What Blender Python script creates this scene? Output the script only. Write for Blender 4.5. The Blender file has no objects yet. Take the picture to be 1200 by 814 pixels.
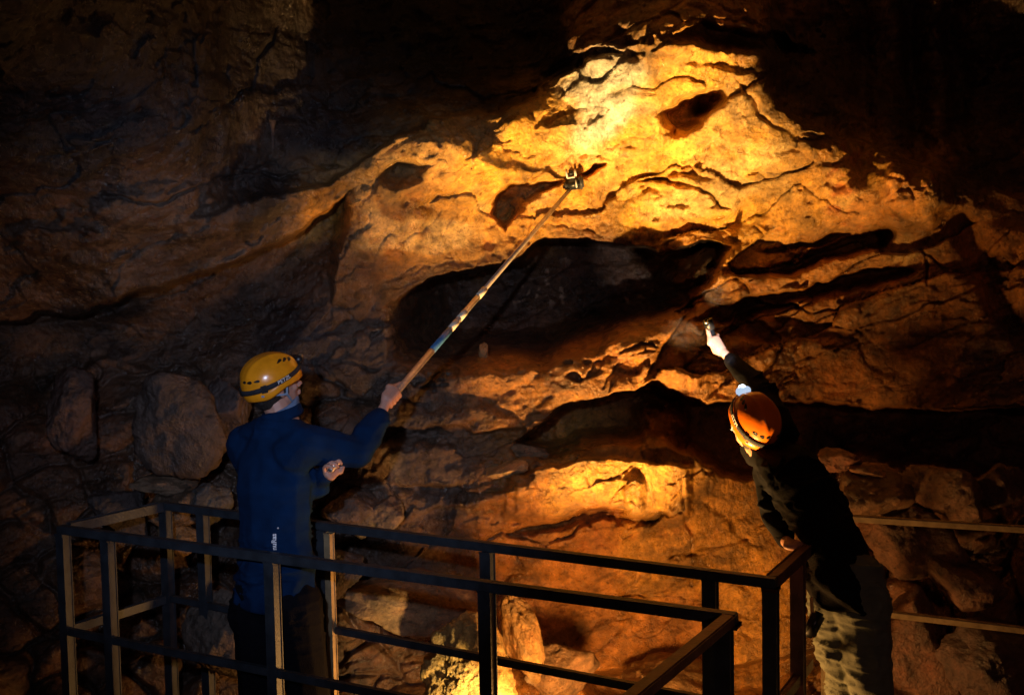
import bpy, bmesh, math, random
import numpy as np
from mathutils import Vector, Matrix
rnd = random.Random(7)
SC = bpy.context.scene
COL = SC.collection

# ------------------------------------------------------------------ camera
FL = 1167.0
CAM = np.array([0, 0, 2.07])
pt, rl = math.radians(3.14), math.radians(1.1)
F_ = np.array([0, math.cos(pt), -math.sin(pt)])
U0 = np.array([0, math.sin(pt), math.cos(pt)])
R0 = np.array([1.0, 0, 0])
R_ = math.cos(rl) * R0 - math.sin(rl) * U0
U_ = math.sin(rl) * R0 + math.cos(rl) * U0
def at(x, y, d):
    """point of the place seen at photo pixel (x, y), d metres into the cave"""
    v = F_ + (x - 600) / FL * R_ - (y - 407) / FL * U_
    return Vector(CAM + v * (d / v[1]))
cam_d = bpy.data.cameras.new('camera'); cam = bpy.data.objects.new('camera', cam_d); COL.objects.link(cam)
cam_d.sensor_width = 36; cam_d.lens = FL / 1200 * 36; cam_d.clip_end = 200; cam_d.clip_start = 0.05
M = Matrix.Identity(4)
for i in range(3):
    M[i][0] = R_[i]; M[i][1] = U_[i]; M[i][2] = -F_[i]; M[i][3] = CAM[i]
cam.matrix_world = M
SC.camera = cam

# ------------------------------------------------------------------ noise
def _hash(ix, iy, iz, s):
    h = (ix.astype(np.int64) * 73856093) ^ (iy.astype(np.int64) * 19349663) ^ (iz.astype(np.int64) * 83492791) ^ (s * 2654435)
    h = (h ^ (h >> 13)) * 1274126177 & 0x7fffffff
    return ((h ^ (h >> 16)) & 0xffff).astype(np.float32) / 65535.0
def noise(p, s=0):
    """smooth value noise in [-1, 1]"""
    p = np.asarray(p, np.float32)
    i = np.floor(p); f = p - i
    f = f * f * f * (f * (f * 6 - 15) + 10)
    i = i.astype(np.int64)
    r = 0
    for dx in (0, 1):
        wx = f[:, 0] if dx else 1 - f[:, 0]
        for dy in (0, 1):
            wy = f[:, 1] if dy else 1 - f[:, 1]
            for dz in (0, 1):
                wz = f[:, 2] if dz else 1 - f[:, 2]
                r = r + wx * wy * wz * _hash(i[:, 0] + dx, i[:, 1] + dy, i[:, 2] + dz, s)
    return r * 2 - 1
def fbm(p, o=4, g=.5, s=0, ridge=False):
    r = 0; a = 1.0; t = 0
    p = np.asarray(p, np.float32)
    for k in range(o):
        n = noise(p * (2.03 ** k) + 11.3 * k, s + k)
        if ridge: n = 1 - 2 * np.abs(n)
        r = r + a * n; t += a; a *= g
    return r / t
def worley(p, s=0):
    p = np.asarray(p, np.float32)
    i = np.floor(p).astype(np.int64)
    f1 = np.full(len(p), 9., np.float32); f2 = f1.copy(); idc = np.zeros(len(p), np.float32)
    for dx in (-1, 0, 1):
        for dy in (-1, 0, 1):
            for dz in (-1, 0, 1):
                c = i + (dx, dy, dz)
                q = np.stack([_hash(c[:, 0], c[:, 1], c[:, 2], s + k) for k in (1, 2, 3)], 1) + c
                d = np.sqrt(((p - q) ** 2).sum(1))
                nf = d < f1
                f2 = np.where(nf, f1, np.minimum(f2, d))
                idc = np.where(nf, _hash(c[:, 0], c[:, 1], c[:, 2], s + 9), idc)
                f1 = np.where(nf, d, f1)
    return f1, f2, idc
def ss(x, a=0., b=1.):
    t = np.clip((x - a) / (b - a), 0, 1); return t * t * (3 - 2 * t)

# ------------------------------------------------------------------ materials
def mat(name, col, rough=.5, metal=0., var=.25, nscale=8, bump=.0, bscale=60, spec=.5, coat=0., emit=None, sss=0):
    m = bpy.data.materials.new(name); m.use_nodes = True
    nt = m.node_tree; b = nt.nodes['Principled BSDF']
    tc = nt.nodes.new('ShaderNodeTexCoord')
    n = nt.nodes.new('ShaderNodeTexNoise'); n.inputs['Scale'].default_value = nscale; n.inputs['Detail'].default_value = 6
    nt.links.new(tc.outputs['Object'], n.inputs['Vector'])
    r = nt.nodes.new('ShaderNodeMapRange'); r.inputs[1].default_value = .3; r.inputs[2].default_value = .7
    r.inputs[3].default_value = 1 - var; r.inputs[4].default_value = 1 + var
    nt.links.new(n.outputs['Fac'], r.inputs[0])
    mx = nt.nodes.new('ShaderNodeVectorMath'); mx.operation = 'SCALE'; mx.inputs[0].default_value = col[:3]
    nt.links.new(r.outputs[0], mx.inputs['Scale']); nt.links.new(mx.outputs[0], b.inputs['Base Color'])
    b.inputs['Roughness'].default_value = rough; b.inputs['Metallic'].default_value = metal
    b.inputs['Specular IOR Level'].default_value = spec; b.inputs['Coat Weight'].default_value = coat
    if sss:
        b.inputs['Subsurface Weight'].default_value = sss; b.inputs['Subsurface Radius'].default_value = (.01, .004, .002)
    if bump:
        n2 = nt.nodes.new('ShaderNodeTexNoise'); n2.inputs['Scale'].default_value = bscale; n2.inputs['Detail'].default_value = 5
        nt.links.new(tc.outputs['Object'], n2.inputs['Vector'])
        bp = nt.nodes.new('ShaderNodeBump'); bp.inputs['Strength'].default_value = bump; bp.inputs['Distance'].default_value = .01
        nt.links.new(n2.outputs['Fac'], bp.inputs['Height']); nt.links.new(bp.outputs[0], b.inputs['Normal'])
    if emit:
        b.inputs['Emission Color'].default_value = (*emit[:3], 1); b.inputs['Emission Strength'].default_value = emit[3]
    return m

def rock_mat(name, attr=None, col=(.2, .12, .06), rough=(.35, .75), bump=.9):
    m = bpy.data.materials.new(name); m.use_nodes = True
    nt = m.node_tree; b = nt.nodes['Principled BSDF']; L = nt.links.new
    tc = nt.nodes.new('ShaderNodeTexCoord')
    def tex(scale, detail=8, rg=.6, vec=None):
        n = nt.nodes.new('ShaderNodeTexNoise'); n.inputs['Scale'].default_value = scale
        n.inputs['Detail'].default_value = detail; n.inputs['Roughness'].default_value = rg
        L(vec or tc.outputs['Object'], n.inputs['Vector']); return n
    def rng(src, a, b_, c, d):
        r = nt.nodes.new('ShaderNodeMapRange'); r.inputs[1].default_value = a; r.inputs[2].default_value = b_
        r.inputs[3].default_value = c; r.inputs[4].default_value = d; L(src, r.inputs[0]); return r.outputs[0]
    if attr:
        a = nt.nodes.new('ShaderNodeAttribute'); a.attribute_name = attr; base = a.outputs['Color']
    else:
        a = nt.nodes.new('ShaderNodeRGB'); a.outputs[0].default_value = (*col, 1); base = a.outputs[0]
    n1 = tex(2.3, 10, .65); n2 = tex(16, 8, .6)
    k1 = rng(n1.outputs['Fac'], .3, .7, .5, 1.5); k2 = rng(n2.outputs['Fac'], .3, .7, .45, 1.5)
    n7 = tex(80, 5, .7); k3 = rng(n7.outputs['Fac'], .32, .68, .72, 1.25)
    n8 = tex(46, 4, .6); k4 = rng(n8.outputs['Fac'], .62, .70, 1, .5)
    m3 = nt.nodes.new('ShaderNodeMath'); m3.operation = 'MULTIPLY'; L(k3, m3.inputs[0]); L(k4, m3.inputs[1])
    m4 = nt.nodes.new('ShaderNodeMath'); m4.operation = 'MULTIPLY'; L(k1, m4.inputs[0]); L(m3.outputs[0], m4.inputs[1])
    mul = nt.nodes.new('ShaderNodeMath'); mul.operation = 'MULTIPLY'; L(m4.outputs[0], mul.inputs[0]); L(k2, mul.inputs[1])
    sc = nt.nodes.new('ShaderNodeVectorMath'); sc.operation = 'SCALE'; L(base, sc.inputs[0]); L(mul.outputs[0], sc.inputs['Scale'])
    # mineral stains: rust and pale calcite patches
    n3 = tex(4.5, 7, .7); st = rng(n3.outputs['Fac'], .55, .68, 0, .55)
    mx = nt.nodes.new('ShaderNodeMix'); mx.data_type = 'RGBA'; mx.blend_type = 'MULTIPLY'
    L(st, mx.inputs[0]); L(sc.outputs[0], mx.inputs[6]); mx.inputs[7].default_value = (.75, .42, .28, 1)
    n4 = tex(7.5, 9, .7); st2 = rng(n4.outputs['Fac'], .6, .72, 0, .35)
    mx2 = nt.nodes.new('ShaderNodeMix'); mx2.data_type = 'RGBA'; mx2.blend_type = 'SCREEN'
    L(st2, mx2.inputs[0]); L(mx.outputs[2], mx2.inputs[6]); mx2.inputs[7].default_value = (.2, .15, .09, 1)
    L(mx2.outputs[2], b.inputs['Base Color'])
    n5 = tex(5, 6, .7)
    L(rng(n5.outputs['Fac'], .35, .65, rough[0], rough[1]), b.inputs['Roughness'])
    # relief
    f1 = tex(28, 9, .68); f2 = tex(120, 4, .6)
    vo = nt.nodes.new('ShaderNodeTexVoronoi'); vo.inputs['Scale'].default_value = 34; L(tc.outputs['Object'], vo.inputs['Vector'])
    ad = nt.nodes.new('ShaderNodeMath'); ad.operation = 'MULTIPLY_ADD'; L(f2.outputs['Fac'], ad.inputs[0]); ad.inputs[1].default_value = .25; L(f1.outputs['Fac'], ad.inputs[2])
    pm = nt.nodes.new('ShaderNodeMath'); pm.operation = 'MULTIPLY_ADD'; L(k4, pm.inputs[0]); pm.inputs[1].default_value = .3; L(ad.outputs[0], pm.inputs[2]); ad = pm
    ad2 = nt.nodes.new('ShaderNodeMath'); ad2.operation = 'MULTIPLY_ADD'; L(vo.outputs['Distance'], ad2.inputs[0]); ad2.inputs[1].default_value = .22; L(ad.outputs[0], ad2.inputs[2])
    bp = nt.nodes.new('ShaderNodeBump'); bp.inputs['Strength'].default_value = bump; bp.inputs['Distance'].default_value = .034
    L(ad2.outputs[0], bp.inputs['Height']); L(bp.outputs[0], b.inputs['Normal'])
    b.inputs['Specular IOR Level'].default_value = .8
    return m

# ------------------------------------------------------------------ object helpers
def tag(o, label=None, cat=None, group=None, kind=None):
    if label: o['label'] = label
    if cat: o['category'] = cat
    if group: o['group'] = group
    if kind: o['kind'] = kind
    return o
def empty(name, loc):
    o = bpy.data.objects.new(name, None); COL.objects.link(o); o.location = loc; o.empty_display_size = .1
    return o
def link(name, me, m, parent=None, smooth=True):
    o = bpy.data.objects.new(name, me); COL.objects.link(o)
    if m and not me.materials: me.materials.append(m)
    if smooth and len(me.polygons): me.polygons.foreach_set('use_smooth', [True] * len(me.polygons))
    if parent:
        o.parent = parent
        bpy.context.view_layer.update()
        o.matrix_parent_inverse = parent.matrix_world.inverted()
    return o
def from_bm(bm, name='m'):
    me = bpy.data.meshes.new(name); bm.to_mesh(me); bm.free(); return me
def grid_mesh(P, nu, nv, name, cu=False, flip=False):
    """P: (nv*nu,3) row-major"""
    me = bpy.data.meshes.new(name)
    idx = np.arange(nu * nv).reshape(nv, nu)
    if cu: idx = np.concatenate([idx, idx[:, :1]], 1)
    q = np.stack([idx[:-1, :-1], idx[1:, :-1], idx[1:, 1:], idx[:-1, 1:]], -1).reshape(-1, 4)
    if flip: q = q[:, ::-1]
    me.vertices.add(len(P)); me.vertices.foreach_set('co', np.asarray(P, np.float32).ravel())
    me.loops.add(q.size); me.loops.foreach_set('vertex_index', q.ravel().astype(np.int32))
    me.polygons.add(len(q)); me.polygons.foreach_set('loop_start', np.arange(len(q), dtype=np.int32) * 4)
    me.update(calc_edges=True)
    return me
def set_col(me, name, c):
    a = me.color_attributes.new(name, 'FLOAT_COLOR', 'POINT')
    c4 = np.ones((len(me.vertices), 4), np.float32); c4[:, :3] = c
    a.data.foreach_set('color', c4.ravel())

# ================================================================== THE CAVE WALL (one continuous rock surface)
def axis(a, b, n, m0, m1, step):
    return np.concatenate([np.linspace(m0, a, step, endpoint=False), np.linspace(a, b, n, endpoint=False), np.linspace(b, m1, step + 1)])
gx = axis(-30, 1230, 860, -650, 1850, 110)
gy = axis(-30, 845, 600, -560, 1500, 90)
NU, NV = len(gx), len(gy)
PX, PY = [a.ravel() for a in np.meshgrid(gx, gy)]

base_pts = [
 (-600,-400,1.5),(0,-500,2.0),(600,-500,3.0),(1300,-500,3.0),(1800,-300,3.0),(-600,300,3.0),(-600,800,3.0),(1750,300,3.4),(1750,900,3.2),(-400,1400,2.6),(600,1400,3.3),(1500,1400,2.6),
 (0,0,3.3),(200,0,4.1),(330,20,5.1),(400,0,5.6),(0,150,3.9),(200,150,4.2),(0,300,4.7),(130,330,4.8),(300,285,5.0),(400,225,5.3),(400,110,5.35),(300,150,4.95),(1000,-60,6.4),(1200,-60,6.3),(1350,50,5.8),(480,20,5.7),(550,0,6.0),(520,80,5.75),(620,50,6.05),
 (690,60,5.25),(800,20,5.15),(900,60,5.35),(620,-100,6.0),(850,-150,5.6),(950,50,6.1),(1050,100,6.2),
 (430,200,5.1),(430,270,5.35),(500,165,5.15),(500,260,5.6),(600,140,5.3),(600,210,5.55),(600,275,5.85),(720,100,5.35),(720,200,5.68),(760,275,6.0),(850,130,5.45),(950,175,5.5),(950,240,5.75),(1000,285,5.85),(1080,210,5.4),(1080,270,5.6),(860,215,5.7),(870,270,5.92),
 (1150,110,6.1),(1200,300,5.6),(1200,0,6.0),(1200,500,5.3),(1000,400,5.75),(1080,400,5.65),
 (50,450,5.4),(200,430,5.4),(400,380,5.6),(400,500,5.2),(300,600,5.1),(450,600,5.15),(200,750,5.0),(450,720,5.05),
 (600,700,5.35),(750,670,5.3),(850,700,5.3),(1100,700,5.1),(600,900,4.9),(0,800,4.7),(850,900,4.9),
 (560,430,5.22),(700,430,5.24),(800,400,5.42),(600,540,5.2),(750,545,5.16),(750,600,5.2),(640,600,5.25),(520,560,5.2),(480,460,5.3),(880,420,5.65),
]
bp = np.array(base_pts, float)
def rbf(pts, vals, x, y, lam=.02):
    S = 300.
    d = np.hypot(pts[:, None, 0] - pts[None, :, 0], pts[:, None, 1] - pts[None, :, 1]) / S
    n = len(pts)
    A = np.zeros((n + 3, n + 3)); A[:n, :n] = d + lam * np.eye(n) * -1
    Pm = np.c_[np.ones(n), pts[:, :2] / S]; A[:n, n:] = Pm; A[n:, :n] = Pm.T
    w = np.linalg.solve(A, np.r_[vals, 0, 0, 0])
    out = w[n] + w[n + 1] * x / S + w[n + 2] * y / S
    for k in range(n): out = out + w[k] * np.hypot(x - pts[k, 0], y - pts[k, 1]) / S
    return out
BASE = rbf(bp, bp[:, 2], PX, PY)

def rays(px, py):
    v = F_[None] + (px[:, None] - 600) / FL * R_[None] - (py[:, None] - 407) / FL * U_[None]
    return v / v[:, 1:2]
RAY = rays(PX, PY)
Q = (CAM + RAY * BASE[:, None]).astype(np.float32)          # world position of the smooth rock, drives every noise

# natural wobble of the traced edges, in photo pixels
wx = 18 * fbm(Q * 1.7, 4, .55, 3) + 11 * fbm(Q * 7, 4, .6, 5)
wy = 17 * fbm(Q * 1.9, 4, .55, 13) + 12 * fbm(Q * (6, 6, 9), 4, .6, 15)
WX, WY = PX + wx * .6, PY + wy * .6
CR = fbm(Q * 6, 3, .6, 301); CR2 = fbm(Q * 2.5, 3, .6, 305)

def pl(pts, x):
    pts = np.array(pts, float); return np.interp(x, pts[:, 0], pts[:, 1])
def band(yt, yb, amp, wt=6, wb=60, pw=1.0, tl=14, tr=14):
    """hollow between an upper and a lower edge line"""
    x0 = max(yt[0][0], yb[0][0]); x1 = min(yt[-1][0], yb[-1][0])
    t, b = pl(yt, WX), pl(yb, WX)
    m = ss((WY - t) / wt) * ss((b - WY) / wb) * (b > t)
    m = m * ss((WX - x0) / tl) * ss((x1 - WX) / tr)
    return amp * m ** pw
def crack(pts, w=3., amp=.05):
    w = w * .62 * (1 + .7 * CR); amp = amp * .75 * np.clip(.6 + 1.8 * CR2, 0, 1.3)
    pts = np.array(pts, float); best = np.full(len(PX), 1e9)
    for a, b in zip(pts[:-1], pts[1:]):
        ab = b - a; t = np.clip(((WX - a[0]) * ab[0] + (WY - a[1]) * ab[1]) / (ab @ ab), 0, 1)
        best = np.minimum(best, np.hypot(WX - a[0] - t * ab[0], WY - a[1] - t * ab[1]))
    return amp * np.exp(-(best / w) ** 2)
def blob(cx, cy, rx, ry, amp, ang=0, p=2.):
    c, s = math.cos(ang), math.sin(ang)
    dx, dy = WX - cx, WY - cy
    r = np.hypot((dx * c + dy * s) / rx, (-dx * s + dy * c) / ry) * (1 + (.5 * CR + .4 * CR2 if amp > 0 else 0))
    return amp * np.exp(-r ** (2 * p))

D = BASE.copy()
cut = np.zeros_like(D)
# left ceiling's low lip
cut += band([(-640,440),(-30,385),(0,376),(60,364),(130,350),(200,326),(290,300),(340,274),(390,238),(418,214)],
            [(-640,640),(-30,520),(150,500),(300,470),(390,380),(418,216)], .55, 7, 130)
# great recess under the bright overhang
cut += band([(448,352),(475,338),(505,322),(540,312),(600,298),(640,278),(700,284),(760,290),(840,284),(862,282)],
            [(448,450),(480,446),(560,440),(640,438),(700,418),(760,392),(810,372),(845,330),(862,290)], 1.35, 7, 60, .8, 90, 20)
# second hollow, above the shelf
cut += band([(585,522),(620,500),(650,478),(690,470),(730,460),(765,449),(790,460),(830,470),(880,467),(950,470),(1010,474),(1080,480),(1240,478),(1800,500)],
            [(585,524),(620,532),(660,536),(720,530),(790,526),(850,560),(900,565),(1000,545),(1100,560),(1240,590),(1800,640)], .85, 6, 24)
# strata slots to the right
cut += band([(838,318),(870,306),(900,304),(940,296),(1000,270),(1052,262)], [(838,320),(870,325),(900,326),(940,320),(1000,303),(1052,285)], .4, 6, 14)
cut += band([(800,376),(850,355),(880,348),(940,334),(1000,318),(1060,305),(1080,318)], [(800,377),(850,384),(880,382),(940,356),(1000,340),(1060,330),(1080,320)], .38, 6, 16)
cut += band([(862,283),(900,280),(960,276),(1010,262)], [(862,284),(900,290),(960,289),(1010,266)], .22, 5, 10)
cut += band([(838,392),(870,372),(905,380),(925,400)], [(838,396),(870,404),(905,410),(925,404)], .16, 5, 12)
# hollows in the lit band
cut += blob(800, 138, 26, 17, .5, -.35) + blob(823, 128, 13, 12, .4)
cut += band([(572,250),(585,228),(605,212),(640,206),(664,208)], [(572,252),(588,266),(606,246),(636,226),(664,212)], .4, 5, 12)
cut += band([(672,210),(690,200),(705,192),(722,190)], [(672,214),(690,213),(708,206),(722,194)], .25, 4, 8)
cut += blob(468, 204, 22, 8, .16, -.35)
cut += band([(742,214),(770,210),(800,216),(830,220),(850,236),(880,244)], [(742,216),(770,220),(800,224),(830,228),(850,244),(880,246)], .12, 4, 8)
# shelf-foot hollows
cut += band([(585,624),(620,612),(660,606),(720,604),(752,606)], [(585,628),(620,632),(660,624),(720,616),(752,609)], .14, 4, 12)
cut += band([(670,792),(700,782),(760,776),(830,786),(900,770),(990,760)], [(670,794),(700,840),(760,850),(830,850),(900,850),(990,762)], .5, 8, 40)
cut += band([(420,512),(470,500),(560,498),(620,500)], [(420,514),(470,528),(560,524),(620,512)], .12, 6, 20)
cut += band([(440,566),(500,560),(560,566),(600,560)], [(440,568),(500,590),(560,590),(600,566)], .14, 6, 30)
# upper right: shadowed pocket above the bright ridge, and folds of the dark wall
RIDGE = [(-640,330),(200,260),(380,215),(415,192),(460,166),(520,142),(570,132),(625,118),(640,92),(690,68),(730,72),(770,70),(820,86),(880,92),(905,118),(935,150),(1000,165),(1060,190),(1110,206),(1200,236),(1800,330)]
rd = WY - pl(RIDGE, WX)
cut += .22 * ss((-rd) / 7) * ss((WX - 200) / 160) * ss((680 - WX) / 50)
cut += .45 * ss((-rd) / 6) * ss((rd + 240) / 160) * ss((WX - 890) / 30) * ss((1500 - WX) / 200)
cut += band([(780,44),(820,28),(860,30),(920,40),(960,60)], [(780,50),(820,60),(860,62),(920,72),(960,64)], .4, 6, 20)
cut += band([(625,90),(655,70),(690,54),(735,58)], [(625,96),(655,98),(690,72),(735,64)], .25, 6, 10)
for x0, a in ((1010, .2), (1070, .32), (1120, .22)):
    cut += a * np.exp(-((WX - x0 - (WY - 100) * .06) / 14) ** 2) * ss((250 - WY) / 90)
# right wall cracks / folds
cut += .16 * np.exp(-((WX - 1150 - (WY - 300) * .5) / 16) ** 2) * ss((WY - 235) / 30) * ss((430 - WY) / 60)
cracks = [
 ([(915,432),(950,424),(990,402),(1020,388),(1040,386)], 2.4, .07), ([(880,330),(930,300),(950,285)], 2, .05),
 ([(850,420),(880,416),(900,405),(930,370),(955,350)], 2.2, .06), ([(800,430),(850,420)], 2, .04),
 ([(860,95),(900,140),(930,160),(985,160)], 3, .12), ([(735,285),(700,275),(640,262)], 2, .04),
 ([(690,80),(700,130),(730,180),(752,215),(790,240)], 4, .02), ([(840,240),(860,215),(862,190)], 2.5, .07),
 ([(1050,190),(1065,220),(1080,260),(1090,330)], 3, .08), ([(1140,220),(1160,260),(1200,300)], 4, .1),
 ([(520,270),(540,240),(560,225)], 3, .05), ([(780,280),(820,262),(850,250)], 2, .04),
 ([(560,640),(590,622),(640,640),(690,615),(760,612),(800,598)], 2.4, .07), ([(800,560),(806,620),(812,680)], 2.5, .06),
 ([(780,650),(840,640),(870,630)], 2, .04), ([(600,650),(625,680),(600,700)], 2, .04), ([(690,560),(700,600)], 2, .04),
 ([(680,430),(760,410),(840,408)], 2.5, .06), ([(700,455),(720,430),(770,415)], 2, .05),
 ([(380,430),(420,470),(440,520),(430,600)], 3, .06), ([(440,470),(500,480),(540,520)], 3, .05), ([(400,560),(450,560),(480,600)], 4, .08),
 ([(150,600),(260,590),(330,560)], 5, .1), ([(30,600),(120,560),(180,570)], 5, .1),
 ([(60,160),(140,165),(220,155),(270,135)], 3, .09), ([(0,190),(100,170),(160,150)], 4, .08), ([(120,230),(190,240),(260,210),(330,190)], 3, .08),
 ([(250,130),(300,100),(310,60),(340,20)], 4, .06), ([(280,195),(330,205),(395,190)], 3, .07), ([(700,700),(740,690),(820,696)], 2, .03),
]
for c in cracks: cut += crack(*c)
# protruding lips and blocks
cut -= blob(560, 205, 60, 40, .10, .3) + blob(450, 262, 42, 40, .12) + blob(760, 250, 60, 30, .10) + blob(1075, 235, 40, 40, .10) + blob(1010, 225, 38, 30, .07)
cut -= blob(745, 590, 14, 34, .07, 0, 2) + blob(780, 44, 44, 26, .14, .2) + blob(700, 50, 34, 22, .10, .4) + blob(815, 312, 36, 14, .75, -.5)
cut -= blob(775, 498, 30, 22, .5, -.6) + blob(555, 495, 60, 16, .08) + blob(570, 560, 60, 30, .10) + blob(650, 575, 60, 34, .06)
cut -= blob(590, 770, 60, 60, .10) + blob(300, 245, 90, 24, .14, -.35) + blob(170, 250, 80, 30, .10, -.2) + blob(60, 300, 70, 30, .12, -.1)
D += cut

D -= .14 * ss((WY - 541) / 5) * ss((612 - WY) / 14) * ss((WX - 585) / 20) * ss((815 - WX) / 14)
D -= .08 * ss((WY - 566) / 5) * ss((640 - WY) / 30) * ss((WX - 520) / 20) * ss((600 - WX) / 12)
# surface character of the different kinds of rock -------------------------------------------------
def zone(cx, cy, rx, ry, soft=.5): return ss((1 + soft - np.hypot((WX - cx) / rx, (WY - cy) / ry)) / soft)
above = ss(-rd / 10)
z_band = (1 - above) * ss((310 - WY) / 20) * ss((WX - 400) / 40)
z_low = ss((WY - 520) / 30) * ss((WX - 480) / 60) * ss((950 - WX) / 60)
z_mid = ss((WY - 395) / 15) * ss((492 - WY) / 12) * ss((WX - 440) / 30) * ss((840 - WX) / 60)
z_face = zone(1000, 400, 110, 70)
z_left = ss((430 - WX) / 80)
z_dark = np.clip(above + ss((430 - WX) / 60) * ss((360 - WY) / 60), 0, 1)
ang = math.radians(-18)
ca, sa = math.cos(ang), math.sin(ang)
SQ = np.c_[Q[:, 0] * ca - Q[:, 2] * sa, Q[:, 1], Q[:, 0] * sa + Q[:, 2] * ca]     # along / across the strata
big = fbm(Q * 1.1, 4, .5, 21)
D += .10 * big * (1 - .3 * z_band)
strat = fbm(SQ * (1.0, 1.4, 5.5), 5, .55, 31, True)
z_slab = np.clip(zone(940, 310, 130, 70) + zone(820, 400, 90, 40) * .7 + zone(1130, 330, 80, 90) * .5, 0, 1) * ss((WY - 255) / 20)
rough_ = .25 + .75 * ss(fbm(Q * 1.6, 3, .55, 361), -.2, .35)
D += .035 * strat * (1 - .55 * z_low - .4 * z_face) * (1 - .6 * z_band) * rough_
def terrace(co, fr_, warp, amp, sd):
    h = co * fr_ + warp * fbm(SQ * (1.5, 1.5, 3), 5, .6, sd) + .25 * fbm(SQ * (6, 6, 12), 3, .6, sd + 7)
    fr = h - np.floor(h)                       # falls back to the rock step by step, each step undercut
    return amp * (1 - fr) ** 2.2 * ss(fr, 0, .06)
b1, b2, bid = worley(SQ * (1.5, 1.0, 5.2) + (.22 * fbm(Q * 3, 3, .5, 401))[:, None], 403)
D += z_slab * ((bid - .5) * .34 + .05 * (1 - ss((b2 - b1) / .05)) + .06 * (b1 - .4))
tmask = ss(fbm(Q * 1.3, 3, .5, 311), -.25, .25)
D += terrace(SQ[:, 2], 3.1, 1.3, .085, 321) * (1 - .75 * z_low) * (1 - .75 * z_band) * (1 - .6 * z_left) * (.1 + .9 * tmask)
D += terrace(SQ[:, 2] + .3 * SQ[:, 0], 9.0, 1.6, .028, 331) * (1 - .6 * z_low) * (1 - .6 * z_band) * (1 - .7 * z_left) * rough_ * (.1 + .9 * (1 - tmask))
f1, f2, cid = worley(SQ * (1.6, 1.6, 3.4) + .35 * np.c_[fbm(Q * 3, 3, .5, 41), fbm(Q * 3, 3, .5, 44), fbm(Q * 3, 3, .5, 47)], 51)
blk = ss((f2 - f1) / .16)
D += (cid - .5) * .07 * (1 - z_low * .7) + (1 - blk) * .018 * (.35 + .65 * ss(fbm(Q * .9, 2, .5, 61) * 2 + .3))
# broken rubbly rock on the left, right of the second man, and under the rails
zr = np.clip(ss((WY - 400) / 60) * (ss((480 - WX) / 60) + ss((WX - 930) / 40) * ss((WY - 490) / 40)) + ss((WY - 690) / 40) * ss((560 - WX) / 40), 0, 1)
g1, g2, gid = worley(Q * (3.4, 3., 4.2) + .3 * np.c_[fbm(Q * 4, 2, .5, 71), fbm(Q * 4, 2, .5, 74), fbm(Q * 4, 2, .5, 77)], 81)
D += zr * ((g1 - .4) * .22 + (gid - .5) * .12 + .05 * (1 - ss((g2 - g1) / .12)))
# flowstone curtains: vertical flutes
fl = fbm(Q * (12, 3, 1.0) + .4 * fbm(Q * 2, 2, .5, 95)[:, None], 3, .5, 91)
flz = np.clip(z_mid * 1.0 + zone(650, 575, 170, 42) * .8 + zone(728, 130, 55, 70) * 1.0 + z_low * .25 + zone(470, 240, 50, 60) * .4 + zone(470, 520, 80, 60) * .5 + z_face * .3, 0, 1)
D += .034 * fl * flz
# dark limestone of the ceiling: scalloped, with deeper grooves
D += z_dark * (.05 * fbm(SQ * (1.6, 1.5, 4), 4, .5, 101, True) + .015 * fbm(Q * 9, 3, .5, 111))
c1, c2, c3 = worley(SQ * (7, 7, 11) + .5 * fbm(Q * 9, 2, .5, 341)[:, None], 343)
D += .045 * (c1 - .45) * (1 - .7 * z_low) * (1 - .5 * z_left) * ss(fbm(Q * 2.4, 3, .5, 347), -.1, .45)
D += .020 * fbm(Q * 7, 5, .55, 121) * (1 - .35 * z_band) + .007 * fbm(Q * 21, 3, .6, 125, True) * (1 - .4 * z_low) * rough_ + .004 * fbm(Q * 44, 3, .6, 131)
# pitted crust in the lit band
pit = ss(fbm(Q * 14, 3, .5, 141), .12, .5)
D += .030 * pit * z_band * ss(fbm(Q * 2.2, 2, .5, 151), -.15, .35)
# ragged dripping edge below the overhang and the curtain
P = CAM + RAY * D[:, None]
off = np.c_[fbm(Q * 5, 4, .55, 161), 0 * PX, fbm(Q * 5, 4, .55, 171)] * .030
P = P + off

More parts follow.
